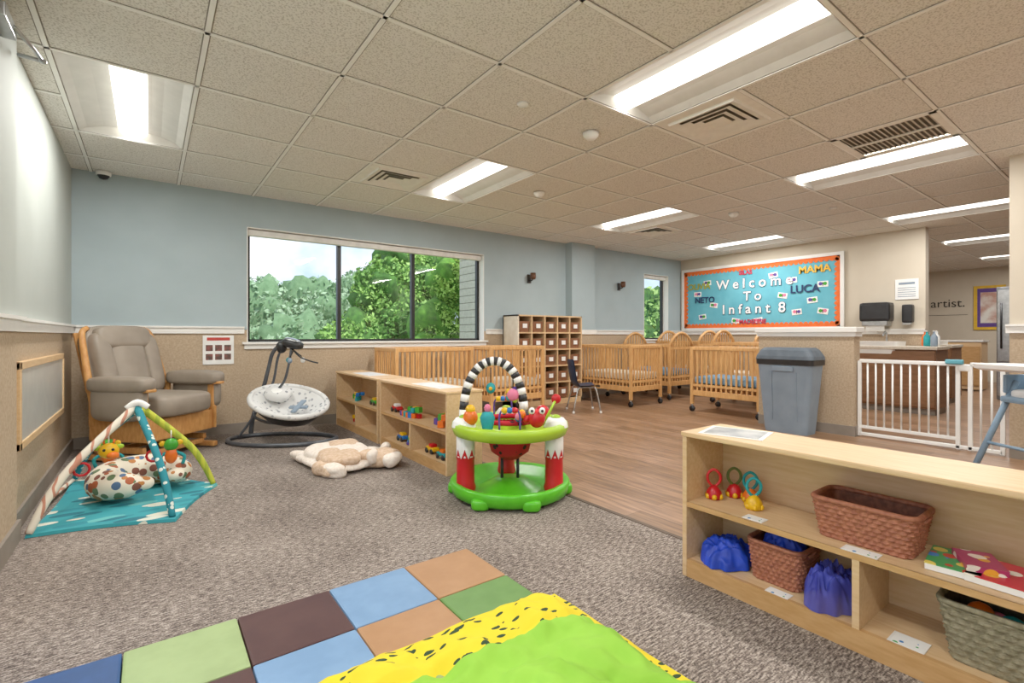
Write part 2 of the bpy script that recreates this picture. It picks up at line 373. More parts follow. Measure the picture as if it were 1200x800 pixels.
for p in ((2.56,2.49),(3.2,3.84),(5.6,3.1)):
    b=Bd('smoke_detector',(p[0],p[1],H-.006)); b.lathe([(0,-.045),(.03,-.045),(.045,-.03),(.055,-.02),(.06,0),(0,0)],whitep); b.done()
for p in ((1.9,2.44),(6.3,2.3)):
    b=Bd('sprinkler_head',(p[0],p[1],H-.001)); b.lathe([(0,-.012),(.03,-.01),(.04,0),(0,0)],whitep); b.done()
b=Bd('security_camera',(-.33,YB-.06,H-.02)); b.lathe([(0,-.055),(.03,-.045),(.045,-.02)],black); b.lathe([(.045,-.02),(.055,-.015),(.055,.015),(0,.015)],whitep); b.done()

# ------------------------------------------------------------ exterior
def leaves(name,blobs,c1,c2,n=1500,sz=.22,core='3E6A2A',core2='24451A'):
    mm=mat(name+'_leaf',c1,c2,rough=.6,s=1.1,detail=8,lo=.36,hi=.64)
    b=Bd(name); rng=np.random.default_rng(len(blobs)+int(blobs[0][0]*7))
    for (x,y,z,r) in blobs:
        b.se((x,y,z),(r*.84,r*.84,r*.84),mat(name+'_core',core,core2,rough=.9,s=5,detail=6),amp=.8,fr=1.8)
        D=rng.normal(size=(n,3)); D/=np.linalg.norm(D,axis=1)[:,None]
        bump=np.sin(D[:,0]*7+x)*np.sin(D[:,1]*6+y)*np.sin(D[:,2]*8+z)*.14
        R=r*(.82+.2*rng.random(n)+bump)[:,None]
        P=D*R*np.array([1,1,.95])+np.array([x,y,z])
        U=rng.normal(size=(n,3)); U/=np.linalg.norm(U,axis=1)[:,None]; V=np.cross(U,rng.normal(size=(n,3))); V/=np.linalg.norm(V,axis=1)[:,None]
        s_=sz*(.5+rng.random(n))[:,None]
        vs=np.stack([P-U*s_,P-V*s_*.6,P+U*s_,P+V*s_*.6],1).reshape(-1,3)
        b.add([tuple(v) for v in vs],[[4*i,4*i+1,4*i+2,4*i+3] for i in range(n)],mm)
    for (x,y,z,r) in blobs[::2]: b.cyl((x,y,-3),(x,y,z),.18,mat('bark','5A4636'),r2=.1)
    b.done()
leaves('tree_far',[(1.5,24,1.4,2.2),(4,25,1.6,2.2),(6.3,24.6,1.9,2.0),(9.5,26,2.4,2.3),(2.6,23,-.5,2.2),(5.2,23,0,2.2),(0,25,.8,2.3),(12,26,2.4,2.4)],'A3BE9C','779A72',3400,.11,'6E9068','587A54')  # paler leaf and core colours paint in distance haze
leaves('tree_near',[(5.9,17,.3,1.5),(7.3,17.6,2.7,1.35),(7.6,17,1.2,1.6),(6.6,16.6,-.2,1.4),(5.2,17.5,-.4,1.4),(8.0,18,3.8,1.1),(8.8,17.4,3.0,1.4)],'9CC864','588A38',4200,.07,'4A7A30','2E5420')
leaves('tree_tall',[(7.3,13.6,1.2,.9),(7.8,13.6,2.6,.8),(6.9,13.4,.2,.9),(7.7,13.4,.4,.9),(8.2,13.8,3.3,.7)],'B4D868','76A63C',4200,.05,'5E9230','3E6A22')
leaves('tree_right',[(16,14.5,.8,2),(18.5,15,1.2,2.1),(17,15.6,2.2,1.8),(14,15,.4,2)],'B0D078','6E9A48',2400,.11)
b=Bd('neighbor_house'); 
sid=mat('siding','B9B3A4','ADA798',rough=.8)
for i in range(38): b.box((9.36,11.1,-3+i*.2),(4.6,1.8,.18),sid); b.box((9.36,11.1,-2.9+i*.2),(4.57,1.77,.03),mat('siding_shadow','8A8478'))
b.done()
b=Bd('ground_outside'); b.quad([(-30,5.9,-3),(45,5.9,-3),(45,60,-3),(-30,60,-3)],mat('grass','6E9A48','54803A',s=3)); b.done()

# ------------------------------------------------------------ low shelves
def low_shelf(x0,x1,y0,y1,h=.6):
    b=Bd('low_toy_shelf',((x0+x1)/2,(y0+y1)/2,0)); X=(x1-x0)/2; Y=(y1-y0)/2; t=.02
    b.bx(-X,X,-Y,-Y+t,0,h-t,maple,.003); b.bx(-X,X,Y-t,Y,0,h-t,maple,.003)
    b.bx(-X-.005,X+.005,-Y-.005,Y+.005,h-t,h,maple,.006)
    b.bx(X-.012,X,-Y+t,Y-t,.03,h-t,maple)
    b.bx(-X+.005,X-.012,-Y+t,Y-t,.05,.07,maple); b.bx(-X+.005,X-.012,-Y+t,Y-t,.29,.31,maple)
    b.bx(-X+.003,-X+.02,-Y+t,Y-t,0,.072,maple_edge); b.bx(-X+.003,-X+.008,-Y+t,Y-t,.29,.31,maple_edge)
    b.bx(-X+.005,X-.012,-.01,.01,.07,.29,maple)
    return b.done()
low_shelf(1.79,2.08,-.03,1.215); low_shelf(1.69,1.99,3.05,4.30); low_shelf(1.69,1.99,4.36,5.60)

# ------------------------------------------------------------ baskets
def basket(name,x,y,z,sx,sy,h,m,mr,rz=0,lay=9):
    b=Bd(name,(x,y,z+.001),rz); lv=[]
    for i in range(lay*3+1):
        t=i/(lay*3); k=.86+.14*t; bul=.004*(1 if i%3==1 else 0)
        lv.append((t*h,sx*k+bul,sy*k+bul,.03))
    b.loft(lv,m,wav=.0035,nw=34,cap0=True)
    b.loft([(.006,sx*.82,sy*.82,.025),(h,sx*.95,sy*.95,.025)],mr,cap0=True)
    ring=[]
    for q,(qx,qy) in enumerate(((1,1),(-1,1),(-1,-1),(1,-1))):
        for k in range(5):
            a=math.pi/2*(q+k/4); ring.append((qx*(sx/2-.035)+.033*math.cos(a),qy*(sy/2-.035)+.033*math.sin(a),h))
    b.tube(ring,.009,m,closed=True,seg=8)
    for s_ in (-1,1): b.tube([(-.03,s_*sy/2,h-.02),(0,s_*(sy/2+.008),h-.008),(.03,s_*sy/2,h-.02)],.006,m,seg=6,sub=3)
    return b.done()
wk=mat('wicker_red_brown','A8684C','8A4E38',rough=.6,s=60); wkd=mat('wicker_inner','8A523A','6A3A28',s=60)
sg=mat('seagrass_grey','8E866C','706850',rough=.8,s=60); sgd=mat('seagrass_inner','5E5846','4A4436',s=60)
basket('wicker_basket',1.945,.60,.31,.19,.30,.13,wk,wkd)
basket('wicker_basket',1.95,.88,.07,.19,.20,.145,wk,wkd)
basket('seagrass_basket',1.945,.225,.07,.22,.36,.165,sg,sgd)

def cloth(name,x,y,z,r,m,seed,amp=.35):
    b=Bd(name,(x,y,z)); vs=[];fs=[];n=44
    for i in range(n+1):
        for j in range(n+1):
            u=i/n*2-1;v=j/n*2-1; 
            du=u*math.sqrt(1-v*v/2); dv=v*math.sqrt(1-u*u/2); q=math.hypot(du,dv)
            hgt=math.sqrt(max(0,1-q**3))*r[2]
            ridge=1-abs(noise.noise(Vector((du*2.0+seed,dv*2.0,seed))))*2.2
            fold=1-abs(noise.noise(Vector((du*4.5,dv*3.0+seed,1))))*2
            ed=1+.25*noise.noise(Vector((du*2.4,dv*2.4,seed+5)))
            vs.append((du*r[0]*ed,dv*r[1]*ed,.003+max(0,hgt*(.5+.28*ridge+.22*fold))))
    for i in range(n):
        for j in range(n): a=i*(n+1)+j; fs.append([a,a+1,a+n+2,a+n+1])
    b.add(vs,fs,m,True); return b.done()
bs=mat('blue_scarf','1A44CC','1236A8',rough=.5,s=8); ps=mat('purple_scarf','4450C0','343AA4',rough=.5,s=8,alpha=.7)
cloth('sheer_scarf',1.92,1.09,.071,(.12,.095,.10),bs,3)
cloth('sheer_scarf',1.90,.70,.071,(.105,.075,.15),ps,8)
cloth('sheer_scarf',1.95,.88,.17,(.072,.078,.085),bs,5)
b=Bd('toy_balls',(1.945,.25,.1))
for i,mm in enumerate((blue,red,purple,teal,pink,orange)): b.se((random.uniform(-.05,.05),-.1+i*.035,.075+.02*(i%2)),(.032,)*3,mm)
b.done()
def bell(x,y,mb,mh):
    b=Bd('hand_bell_toy',(x,y,.311)); 
    b.lathe([(0,0),(.028,0),(.033,.012),(.03,.03),(.02,.045),(.01,.055),(0,.056)],mb,seg=16)
    for k in range(6): a=k*math.pi/3; b.se((.028*math.cos(a),.028*math.sin(a),.012),(.011,.011,.012),yellow,nu=8,nv=6)
    b.tube([(0,0,.05),(.004,-.024,.075),(.0,-.022,.105),(0,0,.122),(0,.022,.105),(-.004,.024,.075)],.006,mh,closed=True,sub=4,seg=8)
    b.rz=.6; b.done()
bell(1.92,1.15,red,red); bell(2.01,1.11,red,mat('olive_pl','5C6B2A')); bell(2.0,1.035,orange,teal); bell(1.93,.985,yellow,teal)
lab=multi('label_print','F1F0EC',['C83A3A','2E7CC0','3FA04A','8A4A2C','D8D0C0'],s=45,thr=.3)
def card(name,x,y,z,sx,sy,rz=0,m=lab):
    b=Bd(name,(x,y,z+.0015),rz); b.box((0,0,0),(sx,sy,.002),white); b.box((0,0,.0013),(sx*.86,sy*.86,.0006),m); return b.done()
card('shelf_label',1.83,.93,.31,.05,.075); card('shelf_label',1.82,.585,.31,.05,.1); card('shelf_label',1.845,.10,.31,.06,.08)
card('shelf_label',1.822,.84,.07,.045,.08); card('shelf_label',1.845,.47,.07,.075,.09)
pr=mat('photo_print','B9B7B2','6A6E74',s=9,detail=5,rough=.3)
card('laminated_sheet',1.93,1.06,.6,.2,.24,.25,pr); card('laminated_sheet',1.84,3.5,.6,.2,.5,0,mat('paper_print','E4E4E0','C8CCD2',s=12)); card('laminated_sheet',1.84,4.95,.6,.2,.5,0,mat('paper_print','E4E4E0','C8CCD2',s=12))
bk=Bd('board_books',(1.93,.33,.311)); cov=lambda n_,b_,cs: multi(n_,b_,cs,s=22,thr=.4,rough=.35)
bk.box((0,.05,.010),(.17,.12,.018),white,rot=(0,0,.1)); bk.box((0,.05,.020),(.172,.122,.003),cov('book_green','3E9A56',['E8D060','C83A2C','3E7CC0']),rot=(0,0,.1))
bk.box((0,-.05,.010),(.18,.12,.018),white,rot=(0,0,-.05)); bk.box((0,-.05,.020),(.182,.122,.003),cov('book_red','C8283A',['E8B040','F0E8D8','C8283A']),rot=(0,0,-.05))
bk.box((0,-.165,.010),(.16,.09,.018),white); bk.box((0,-.165,.020),(.162,.092,.003),cov('book_teal','2C7CAA',['D8B040','F0F0E0','70B050']))
bk.box((.01,.0,.030),(.13,.09,.016),cov('book_magenta','A8305C',['E8A030','F0E0D0','48A060']),rot=(0,0,.45)); bk.done()
def blocks(x,y,z,n,sp,name='toy_blocks'):
    b=Bd(name,(x,y,z+.001)); M_=[red,blue,yellow,green,orange,purple,teal]
    for i in range(n):
        s_=random.uniform(.035,.05); q=(i%max(1,int(n*.65)))
        b.box((random.uniform(-.05,.05),-sp/2+sp*(q/(n*.65)),s_/2+(0.048 if i>=int(n*.65) else 0)),(s_,s_,s_),random.choice(M_),rot=(0,0,random.random()),bev=.004)
    b.done()
blocks(1.8,3.87,.31,14,.3); blocks(1.8,3.35,.31,7,.2); blocks(1.8,5.25,.31,8,.3); blocks(1.8,5.2,.07,7,.25)
def toycar(x,y,z,m1,m2):
    b=Bd('toy_car',(x,y,z+.001)); b.box((0,0,.035),(.06,.13,.03),m1,bev=.01); b.box((0,-.005,.06),(.05,.06,.03),m2,bev=.01)
    for sx in(-1,1):
        for sy in(-1,1): b.cyl((sx*.025,sy*.04,.02),(sx*.037,sy*.04,.02),.02,black,seg=12)
    b.done()
toycar(1.78,3.26,.07,teal,orange); toycar(1.8,3.48,.07,yellow,red); toycar(1.8,4.04,.07,blue,yellow); toycar(1.8,4.17,.31,red,whitep); toycar(1.8,4.7,.31,green,yellow)
b=Bd('stacking_rings_toy',(1.8,3.85,.071))
for i,mm in enumerate((purple,blue,green,yellow,red)): b.lathe([(.012,0),(.05-.006*i,.003),(.05-.006*i,.018),(.012,.02)],mm,c=(0,0,i*.02),seg=18)
b.cyl((0,0,0),(0,0,.13),.01,whitep); b.done()

# ------------------------------------------------------------ mats
tl=Bd('patchwork_foam_mat',(1.155,1.9,0))
cols={'t':mat('mat_tan','A87C54','A0744C',rough=.5),'b':mat('mat_blue','7093B8','688BB0',rough=.5),'n':mat('mat_brown','4A2C28','422422',rough=.5),
 'g':mat('mat_sage','97AC72','8EA26A',rough=.5),'r':mat('mat_royal','264C82','204474',rough=.5),'d':mat('mat_green','5E8642','567E3A',rough=.5)}
rows=['tbngr','dtbnt','bgtrn','ntgbd','gbdtn']
for j,row in enumerate(rows):
    for i,ch in enumerate(row): tl.box((-.1525-.305*i,-.1525-.305*j,.02),(.303,.303,.036),cols[ch],bev=.008)
tl.done()
pm=Bd('quilted_play_mat')
leaf=mat('yellow_leaf_print','E2C81E','1F3A1E',kind='voronoi',s=30,scale=(.5,1.25,1),lo=.285,hi=.29,interp='CONSTANT',rough=.8,rot=(0,0,.6))
limeq=mat('lime_quilt','8CC43A','80B82E',rough=.8,s=5)
nx,ny=90,90; X0,X1,Y0,Y1=.22,1.245,.3,1.405; vs=[];fy=[];fl=[]
for i in range(nx+1):
    for j in range(ny+1):
        x=X0+(X1-X0)*i/nx; y=Y0+(Y1-Y0)*j/ny
        e=min(X1-x,Y1-y,x-X0+.1,y-Y0+.1); base=.042 if x<1.15 else .042-.03*min(1,(x-1.15)/.06)
        puff=.028*(1-math.exp(-e/.03))
        rip=.026*noise.noise(Vector((x*5,y*5,2)))+.020*noise.noise(Vector((x*12,y*12,0)))+.012*noise.noise(Vector((x*24,y*24,4)))
        q=abs(math.sin((x+y*.2)*math.pi/.30))**.35*abs(math.sin((y-x*.15+.1)*math.pi/.36))**.3
        yy=y+.02*noise.noise(Vector((x*4,0,0)))*(1 if j==ny else .5)
        xx=x+.012*noise.noise(Vector((0,y*5,3)))
        z=base+puff*(.35+.8*q)+max(-.015,rip)*(1-math.exp(-e/.02))
        if abs(y-1.225)<.015 and x<1.2: z-=.012
        vs.append((xx,yy,z))
n1=ny+1
for i in range(nx):
    for j in range(ny):
        x=X0+(X1-X0)*(i+.5)/nx; y=Y0+(Y1-Y0)*(j+.5)/ny
        (fy if y>1.225 or x>1.215 else fl).append([i*n1+j,(i+1)*n1+j,(i+1)*n1+j+1,i*n1+j+1])
pm.add(vs,fy,leaf,True); pm.add(vs,fl,limeq,True)
sk=[vs[nx*n1+j] for j in range(n1)]+[vs[i*n1+ny] for i in range(nx-1,-1,-1)]
sv=[];sf=[]
for p in sk:
    dz=.008 if p[0]>1.17 else .041
    sv+=[p,(p[0],p[1],dz)]
for i in range(len(sk)-1): sf.append([2*i,2*i+1,2*i+3,2*i+2])
pm.add(sv,sf,leaf,True); pm.done()

# ------------------------------------------------------------ play gym
gmat=multi('gym_teal_print','2A96A2',['D8DCCC','0F6C7C','1F8492','D8D8C4','5CB4B4'],s=5.5,thr=.42,scale=(1,2.6,1))
gy=Bd('baby_play_gym',(-.06,3.78,0)); 
cr=[(-.43,-.42),(.17,-.60),(.42,.0),(.10,.55),(-.36,.66)]
pts=[]
for i in range(5):
    a=Vector(cr[i]);bq=Vector(cr[(i+1)%5])
    for k in range(8):
        t_=k/8; p=a.lerp(bq,t_); p*= (1-.06*math.sin(math.pi*t_)); pts.append(p)
top=[(p.x,p.y,.018) for p in pts]; bot=[(p.x*1.01,p.y*1.01,.002) for p in pts]; m_=len(pts)
gy.add(top+bot,[list(range(m_))]+[[i,m_+i,m_+(i+1)%m_,(i+1)%m_] for i in range(m_)],gmat)
apx=Vector((.0,.02,.55))
pm1=mat('pole_cream_print','DCD4C2','B87C64',kind='wave',s=5,dist=7,detail=2,lo=.12,hi=.2,rough=.8); pm2=mat('pole_yellow','C0C43C','9CAC34',kind='wave',s=6,dist=4,rough=.8); pm3=mat('pole_teal_print','1A7C8A','D0DCD2',kind='voronoi',s=26,lo=.28,hi=.30,rough=.8)
for (cx,cy),mm,of in (((-.42,-.42),pm1,-.02),((.40,-.0),pm2,.02),((.16,-.56),pm3,0),((-.35,.63),pm3,0)):
    p0=Vector((cx,cy,.02)); p3=apx+Vector((of,0,0)); mid=(p0+p3)/2+Vector((cx*.08,cy*.08,.035))
    gy.tube([p0,p0.lerp(mid,.5)+Vector((cx*.03,cy*.03,.012)),mid,p3],[.016,.02,.02,.022],mm,sub=6,seg=10)
gy.tube([(-.42,-.42,.03),(-.42,.1,.03),(-.35,.62,.03)],.012,pm1,sub=4)
gy.tube([apx+Vector((-.05,0,.0)),apx+Vector((0,0,.035)),apx+Vector((.05,0,0))],.022,whitep,sub=4)
def hang(x,y,z,f_,L=.1):
    gy.cyl((x,y,z),(x,y,z+L),.003,whitep,seg=6); f_(x,y,z)
def giraffe(x,y,z):
    gy.se((x,y,z-.03),(.05,.035,.045),yellow); gy.se((x+.02,y-.03,z-.055),(.03,.025,.022),orange); gy.se((x-.05,y,z-.01),(.02,.01,.014),lime); gy.se((x+.05,y,z-.01),(.02,.01,.014),lime)
    for s_ in(-1,1): gy.cyl((x+s_*.02,y,z),(x+s_*.025,y,z+.035),.006,orange,seg=8); gy.se((x+s_*.02,y-.032,z-.02),(.008,.006,.008),black,nu=8,nv=6)
def monkey(x,y,z):
    gy.se((x,y,z-.03),(.04,.03,.04),green); gy.se((x,y,z-.1),(.035,.028,.05),orange)
    for s_ in(-1,1): gy.se((x+s_*.045,y,z-.02),(.018,.01,.018),yellow); gy.tube([(x+s_*.025,y,z-.08),(x+s_*.07,y,z-.11),(x+s_*.06,y,z-.16)],.01,teal,sub=3,seg=8)
def ring(x,y,z):
    gy.tube([(x+.035*math.cos(a),y,z-.035+.035*math.sin(a)) for a in [i*math.pi/5 for i in range(10)]],.007,red,closed=True,seg=8)
hang(-.13,-.1,.36,giraffe,.08); hang(-.15,.25,.33,monkey,.05); hang(.08,-.22,.33,ring,.05); hang(.17,-.01,.34,monkey,.06); hang(-.24,-.22,.3,ring,.03)
gy.done()
pil=Bd('nursing_pillow',(-.03,3.82,.02),.6)
pp=multi('pillow_floral','E8DECA',['B8763A','46648A','A8522C','5E7450','7A4434'],s=20,thr=.47)
P=[];R=[]
for i in range(15):
    a=math.radians(-60+300*i/14); P.append((.19*math.cos(a),.17*math.sin(a),.10)); R.append(.06+.045*math.sin(math.pi*i/14))
R[0]=.035;R[-1]=.035
pil.tube(P,R,pp,sub=4,seg=18); pil.se(P[0],(.05,.05,.04),pp); pil.se(P[-1],(.05,.05,.04),pp); pil.done()

# ------------------------------------------------------------ bear rug
fur=mat('plush_cream','DCC2AA','C8A98C',rough=.95,s=45,detail=5,bump=.8,spec=.05); furw=mat('plush_white','F2E8DE','E4D6C8',rough=.95,s=45,detail=5,bump=.8,spec=.05)
br=Bd('plush_bear_mat',(1.22,3.84,0),.1)
def lump(c,r,m,sd): br.se((c[0],c[1],c[2]),r,m,n=.75,amp=.06,fr=8,seed=sd,nu=40,nv=20)
lump((-.03,.05,.045),(.26,.38,.044),furw,1); lump((-.02,.08,.075),(.21,.30,.06),furw,2); lump((-.10,-.12,.09),(.14,.18,.05),fur,21); lump((.07,.18,.085),(.14,.17,.055),fur,22)
lump((.17,-.24,.07),(.15,.13,.066),fur,3); lump((.22,-.34,.06),(.07,.06,.05),furw,4)
lump((.27,-.17,.10),(.04,.04,.045),furw,5); lump((.08,-.31,.10),(.04,.04,.045),furw,6)
for i,(x,y) in enumerate(((-.20,-.24),(-.20,.30),(.18,.34),(.22,.06))): lump((x,y,.045),(.09,.11,.044),(fur,furw)[i%2],7+i)
lump((-.22,-.30,.04),(.06,.06,.035),furw,12)
br.done()

# ------------------------------------------------------------ glider chair
g=Bd('glider_chair',(.04,5.12,0),math.radians(44))
for s_ in (-1,1):
    g.box((s_*.30,0,.035),(.05,.64,.045),glider_w,bev=.012)
    g.box((s_*.30,.02,.10),(.035,.46,.05),glider_w,bev=.01)
    g.box((s_*.335,-.02,.27),(.025,.54,.20),glider_w,bev=.015); g.box((s_*.335,-.24,.42),(.028,.06,.30),glider_w,bev=.012); g.box((s_*.335,.22,.46),(.028,.07,.36),glider_w,bev=.012)
    g.tube([(s_*.34,.20,.40),(s_*.335,.27,.66),(s_*.32,.33,.88),(s_*.30,.37,1.02),(s_*.25,.385,1.06)],[.026,.026,.024,.022,.02],glider_w,sub=4)
    g.box((s_*.35,-.05,.575),(.085,.56,.025),glider_w,bev=.01)
    g.se((s_*.355,-.06,.62),(.085,.27,.065),taupe,n=.5); g.se((s_*.375,-.06,.48),(.055,.23,.14),taupe,n=.45)
g.box((0,-.25,.25),(.66,.025,.17),glider_w,bev=.012); g.box((0,-.18,.06),(.6,.05,.04),glider_w,bev=.01); g.box((0,.22,.06),(.6,.05,.04),glider_w,bev=.01)
g.box((0,.02,.345),(.62,.52,.03),glider_w)
g.se((0,-.04,.43),(.275,.32,.095),taupe,n=.4,amp=.01)
M0=Matrix.Translation((0,.22,.47))@Euler((math.radians(-15),0,0)).to_matrix().to_4x4(); g.M=M0
g.se((0,.04,.31),(.30,.07,.33),taupe,n=.45)
g.se((0,-.015,.30),(.16,.075,.27),taupe,n=.5)
for s_ in(-1,1): g.se((s_*.215,-.01,.29),(.075,.085,.27),taupe,n=.55)
g.se((0,-.03,.52),(.24,.07,.10),taupe,n=.5)
g.box((0,.11,.35),(.56,.02,.5),glider_w,bev=.01)
g.M=Matrix.Identity(4); g.done()

# ------------------------------------------------------------ baby swing
tubem=mat('swing_tube_grey','5C6066','4E5258',rough=.35,metal=.3)
seatp=multi('swing_seat_print','D8D8D6',['9A9CA0','B0B2B4','8A8C90','C0C2C4'],s=22,thr=.3); 
sw=Bd('baby_swing',(1.02,5.02,0),VR)
base=[(.5*math.cos(a),.30*math.sin(a)*(1 if math.sin(a)<0 else .8),.022) for a in [i*2*math.pi/14 for i in range(14)]]
sw.tube(base,.019,tubem,closed=True,sub=4)
for s_ in(-1,1): sw.box((s_*.42,-.14,.012),(.08,.04,.02),black,bev=.006)
sw.tube([(-.40,.17,.022),(-.37,.16,.2),(-.27,.14,.45),(-.2,.12,.68),(-.14,.09,.84),(-.02,.04,.92),(.05,.02,.92)],[.022,.022,.02,.018,.018,.018,.016],tubem,sub=5)
sw.tube([(-.46,.06,.022),(-.36,.10,.18),(-.18,.14,.5),(-.10,.1,.78),(-.02,.04,.9)],.012,tubem,sub=5)
sw.se((.09,.0,.92),(.10,.07,.045),black,n=.8,rot=(0,.25,0)); sw.se((.09,0,.955),(.075,.055,.02),metal,n=.9,rot=(0,.25,0)); sw.se((-.03,.03,.89),(.05,.045,.06),black)
sw.tube([(.08,.0,.89),(.06,-.02,.72),(.0,.0,.55),(-.16,.04,.40),(-.26,.04,.33)],.012,tubem,sub=5)
sw.tube([(.08,.0,.88),(.16,-.01,.80),(.26,-.02,.76),(.34,-.02,.74)],.007,black,sub=4); 
for q in range(3): a=q*2.1+.5; sw.tube([(.10,0,.86),(.10+.07*math.cos(a),.07*math.sin(a),.80)],.005,black); sw.se((.10+.08*math.cos(a),.08*math.sin(a),.765),(.022,.022,.026),(whitep,teal,grey)[q])
sw.M=Matrix.Translation((.07,-.03,.33))@Euler((math.radians(22),math.radians(12),0)).to_matrix().to_4x4()
sw.lathe([(.0,-.15),(.12,-.145),(.22,-.10),(.29,-.02),(.315,.04),(.30,.045)],black,sx=1.05,sy=.8)
sw.lathe([(.335,.03),(.345,.055),(.325,.075),(.28,.055),(.2,-.01),(.1,-.05),(.0,-.06)],seatp,sx=1.05,sy=.8)
sw.tube([(.33*1.05*math.cos(a),.33*.8*math.sin(a),.06) for a in [i*2*math.pi/24 for i in range(24)]],.026,seatp,closed=True,sub=2,seg=10)
sw.se((-.15,.08,.06),(.12,.10,.06),seatp,n=.8); sw.se((-.15,.06,.09),(.075,.06,.035),whitep)
sw.box((.1,-.02,.04),(.05,.22,.02),grey,rot=(0,-.25,0),bev=.008); sw.box((.1,-.02,.03),(.18,.04,.02),grey,rot=(0,-.25,0),bev=.008)
sw.M=Matrix.Identity(4)
sw.tube([(-.26,.04,.33),(-.27,-.02,.24),(-.1,-.05,.18),(.1,-.05,.19)],.014,tubem,sub=4)
sw.done()

# ------------------------------------------------------------ activity saucer
e=Bd('baby_activity_saucer',(1.84,2.50,0),VR)
brightg=mat('saucer_green','56BE24','4AB018',rough=.3)
e.lathe([(0,.045),(.20,.04),(.27,.055),(.33,.095),(.365,.105),(.378,.09),(.365,.03),(.33,.008),(.1,.006),(0,.006)],brightg,seg=48)
e.lathe([(.0,.10),(.1,.095),(.16,.06),(.2,.04)],brightg)
for a in (-1.2,.0,1.2,3.1,4.2): e.se((.34*math.cos(a),.34*math.sin(a),.035),(.055,.055,.034),brightg,n=.6)
for ang in (math.radians(200),math.radians(-20),math.radians(95)):
    x,y=.29*math.cos(ang),.29*math.sin(ang)
    e.lathe([(.06,.05),(.065,.07),(.056,.1),(.054,.24),(.057,.25)],red,c=(x,y,0),seg=20); e.lathe([(.052,.25),(.057,.26),(.057,.4),(.045,.42)],whitep,c=(x,y,0),seg=20)
    for k in range(8):
        a=k*math.pi/4; e.add([(x+.059*math.cos(a-.38),y+.059*math.sin(a-.38),.25),(x+.059*math.cos(a+.38),y+.059*math.sin(a+.38),.25),(x+.0605*math.cos(a),y+.0605*math.sin(a),.31)],[[0,1,2]],red)
e.lathe([(.15,.40),(.30,.375),(.355,.39),(.37,.43),(.365,.455),(.345,.465),(.32,.445),(.19,.435),(.165,.455),(.15,.45),(.15,.40)],lime,seg=48)
for ang in (200,-20,95):
    a=math.radians(ang); e.lathe([(0,.5),(.05,.495),(.07,.47),(.075,.44)],whitep,c=(.30*math.cos(a),.30*math.sin(a),0),seg=20)
    e.se((.30*math.cos(a),.30*math.sin(a),.5),(.03,.03,.015),lime)
spot=mat('seat_spots','B81424','1A1416',kind='voronoi',s=20,lo=.3,hi=.32,rough=.8)
e.lathe([(.155,.47),(.15,.44),(.145,.36),(.12,.27),(.05,.22),(0,.215)],spot); e.tube([(.152*math.cos(a),.152*math.sin(a),.465) for a in [i*math.pi/10 for i in range(20)]],.016,spot,closed=True)
e.cyl((-.05,0,.08),(-.05,0,.23),.01,black); e.cyl((.05,0,.08),(.05,0,.23),.01,black); 
AP=[];NA=26
for i in range(NA+1):
    a=math.pi*i/NA; AP.append(Vector((-.10-.19*math.cos(a),-.06+.03*math.sin(a),.47+.37*max(0,math.sin(a))**.8)))
for i in range(NA): e.tube([AP[i],AP[i+1]],.028,(black if (i//1)%2 else whitep),seg=12,caps=True)
e.cyl((.02,-.05,.75),(.02,-.05,.66),.004,black); e.se((.02,-.05,.63),(.04,.03,.04),pink); 
for k in range(5): a=k*1.257; e.se((.02+.035*math.cos(a),-.05,.63+.035*math.sin(a)),(.018,.012,.018),(pink,purple,yellow,teal,lime)[k])
e.cyl((-.12,-.04,.80),(-.12,-.04,.70),.004,black); e.se((-.12,-.04,.67),(.03,.03,.035),teal); e.se((-.12,-.07,.67),(.012,.006,.012),yellow)
def bead(x,y):
    e.tube([(x-.06,y,.45),(x-.05,y,.56),(x+.05,y,.56),(x+.06,y,.45)],.006,purple,sub=4)
    for k in range(3): e.se((x-.03+.03*k,y,.565),(.02,.02,.018),(yellow,blue,red)[k])
bead(.0,-.27); bead(-.05,.26)
e.se((-.24,-.13,.50),(.045,.045,.05),orange); e.se((-.24,-.13,.55),(.03,.03,.03),yellow); e.se((.16,-.22,.51),(.05,.045,.055),red); 
for q in (-1,1): e.se((.16+q*.03,-.25,.56),(.018,.014,.02),whitep); e.se((.16+q*.03,-.262,.56),(.008,.006,.009),black)
e.se((.21,.06,.50),(.05,.04,.05),red); e.lathe([(.0,.56),(.03,.55),(.045,.52),(.03,.45)],teal,c=(-.13,-.25,0),seg=16); e.se((-.13,-.25,.575),(.02,.02,.025),pink)
for k in range(7): a=k*.9; e.se((.08+.03*math.cos(a),-.17+.03*math.sin(a),.50+.015*(k%3)),(.022,.022,.022),(red,black,yellow,blue,pink,orange,red)[k])
e.tube([(.2,-.15,.46),(.25,-.16,.56),(.28,-.1,.60)],.008,lime,sub=3); e.se((.285,-.1,.61),(.03,.02,.03),red)
e.done()

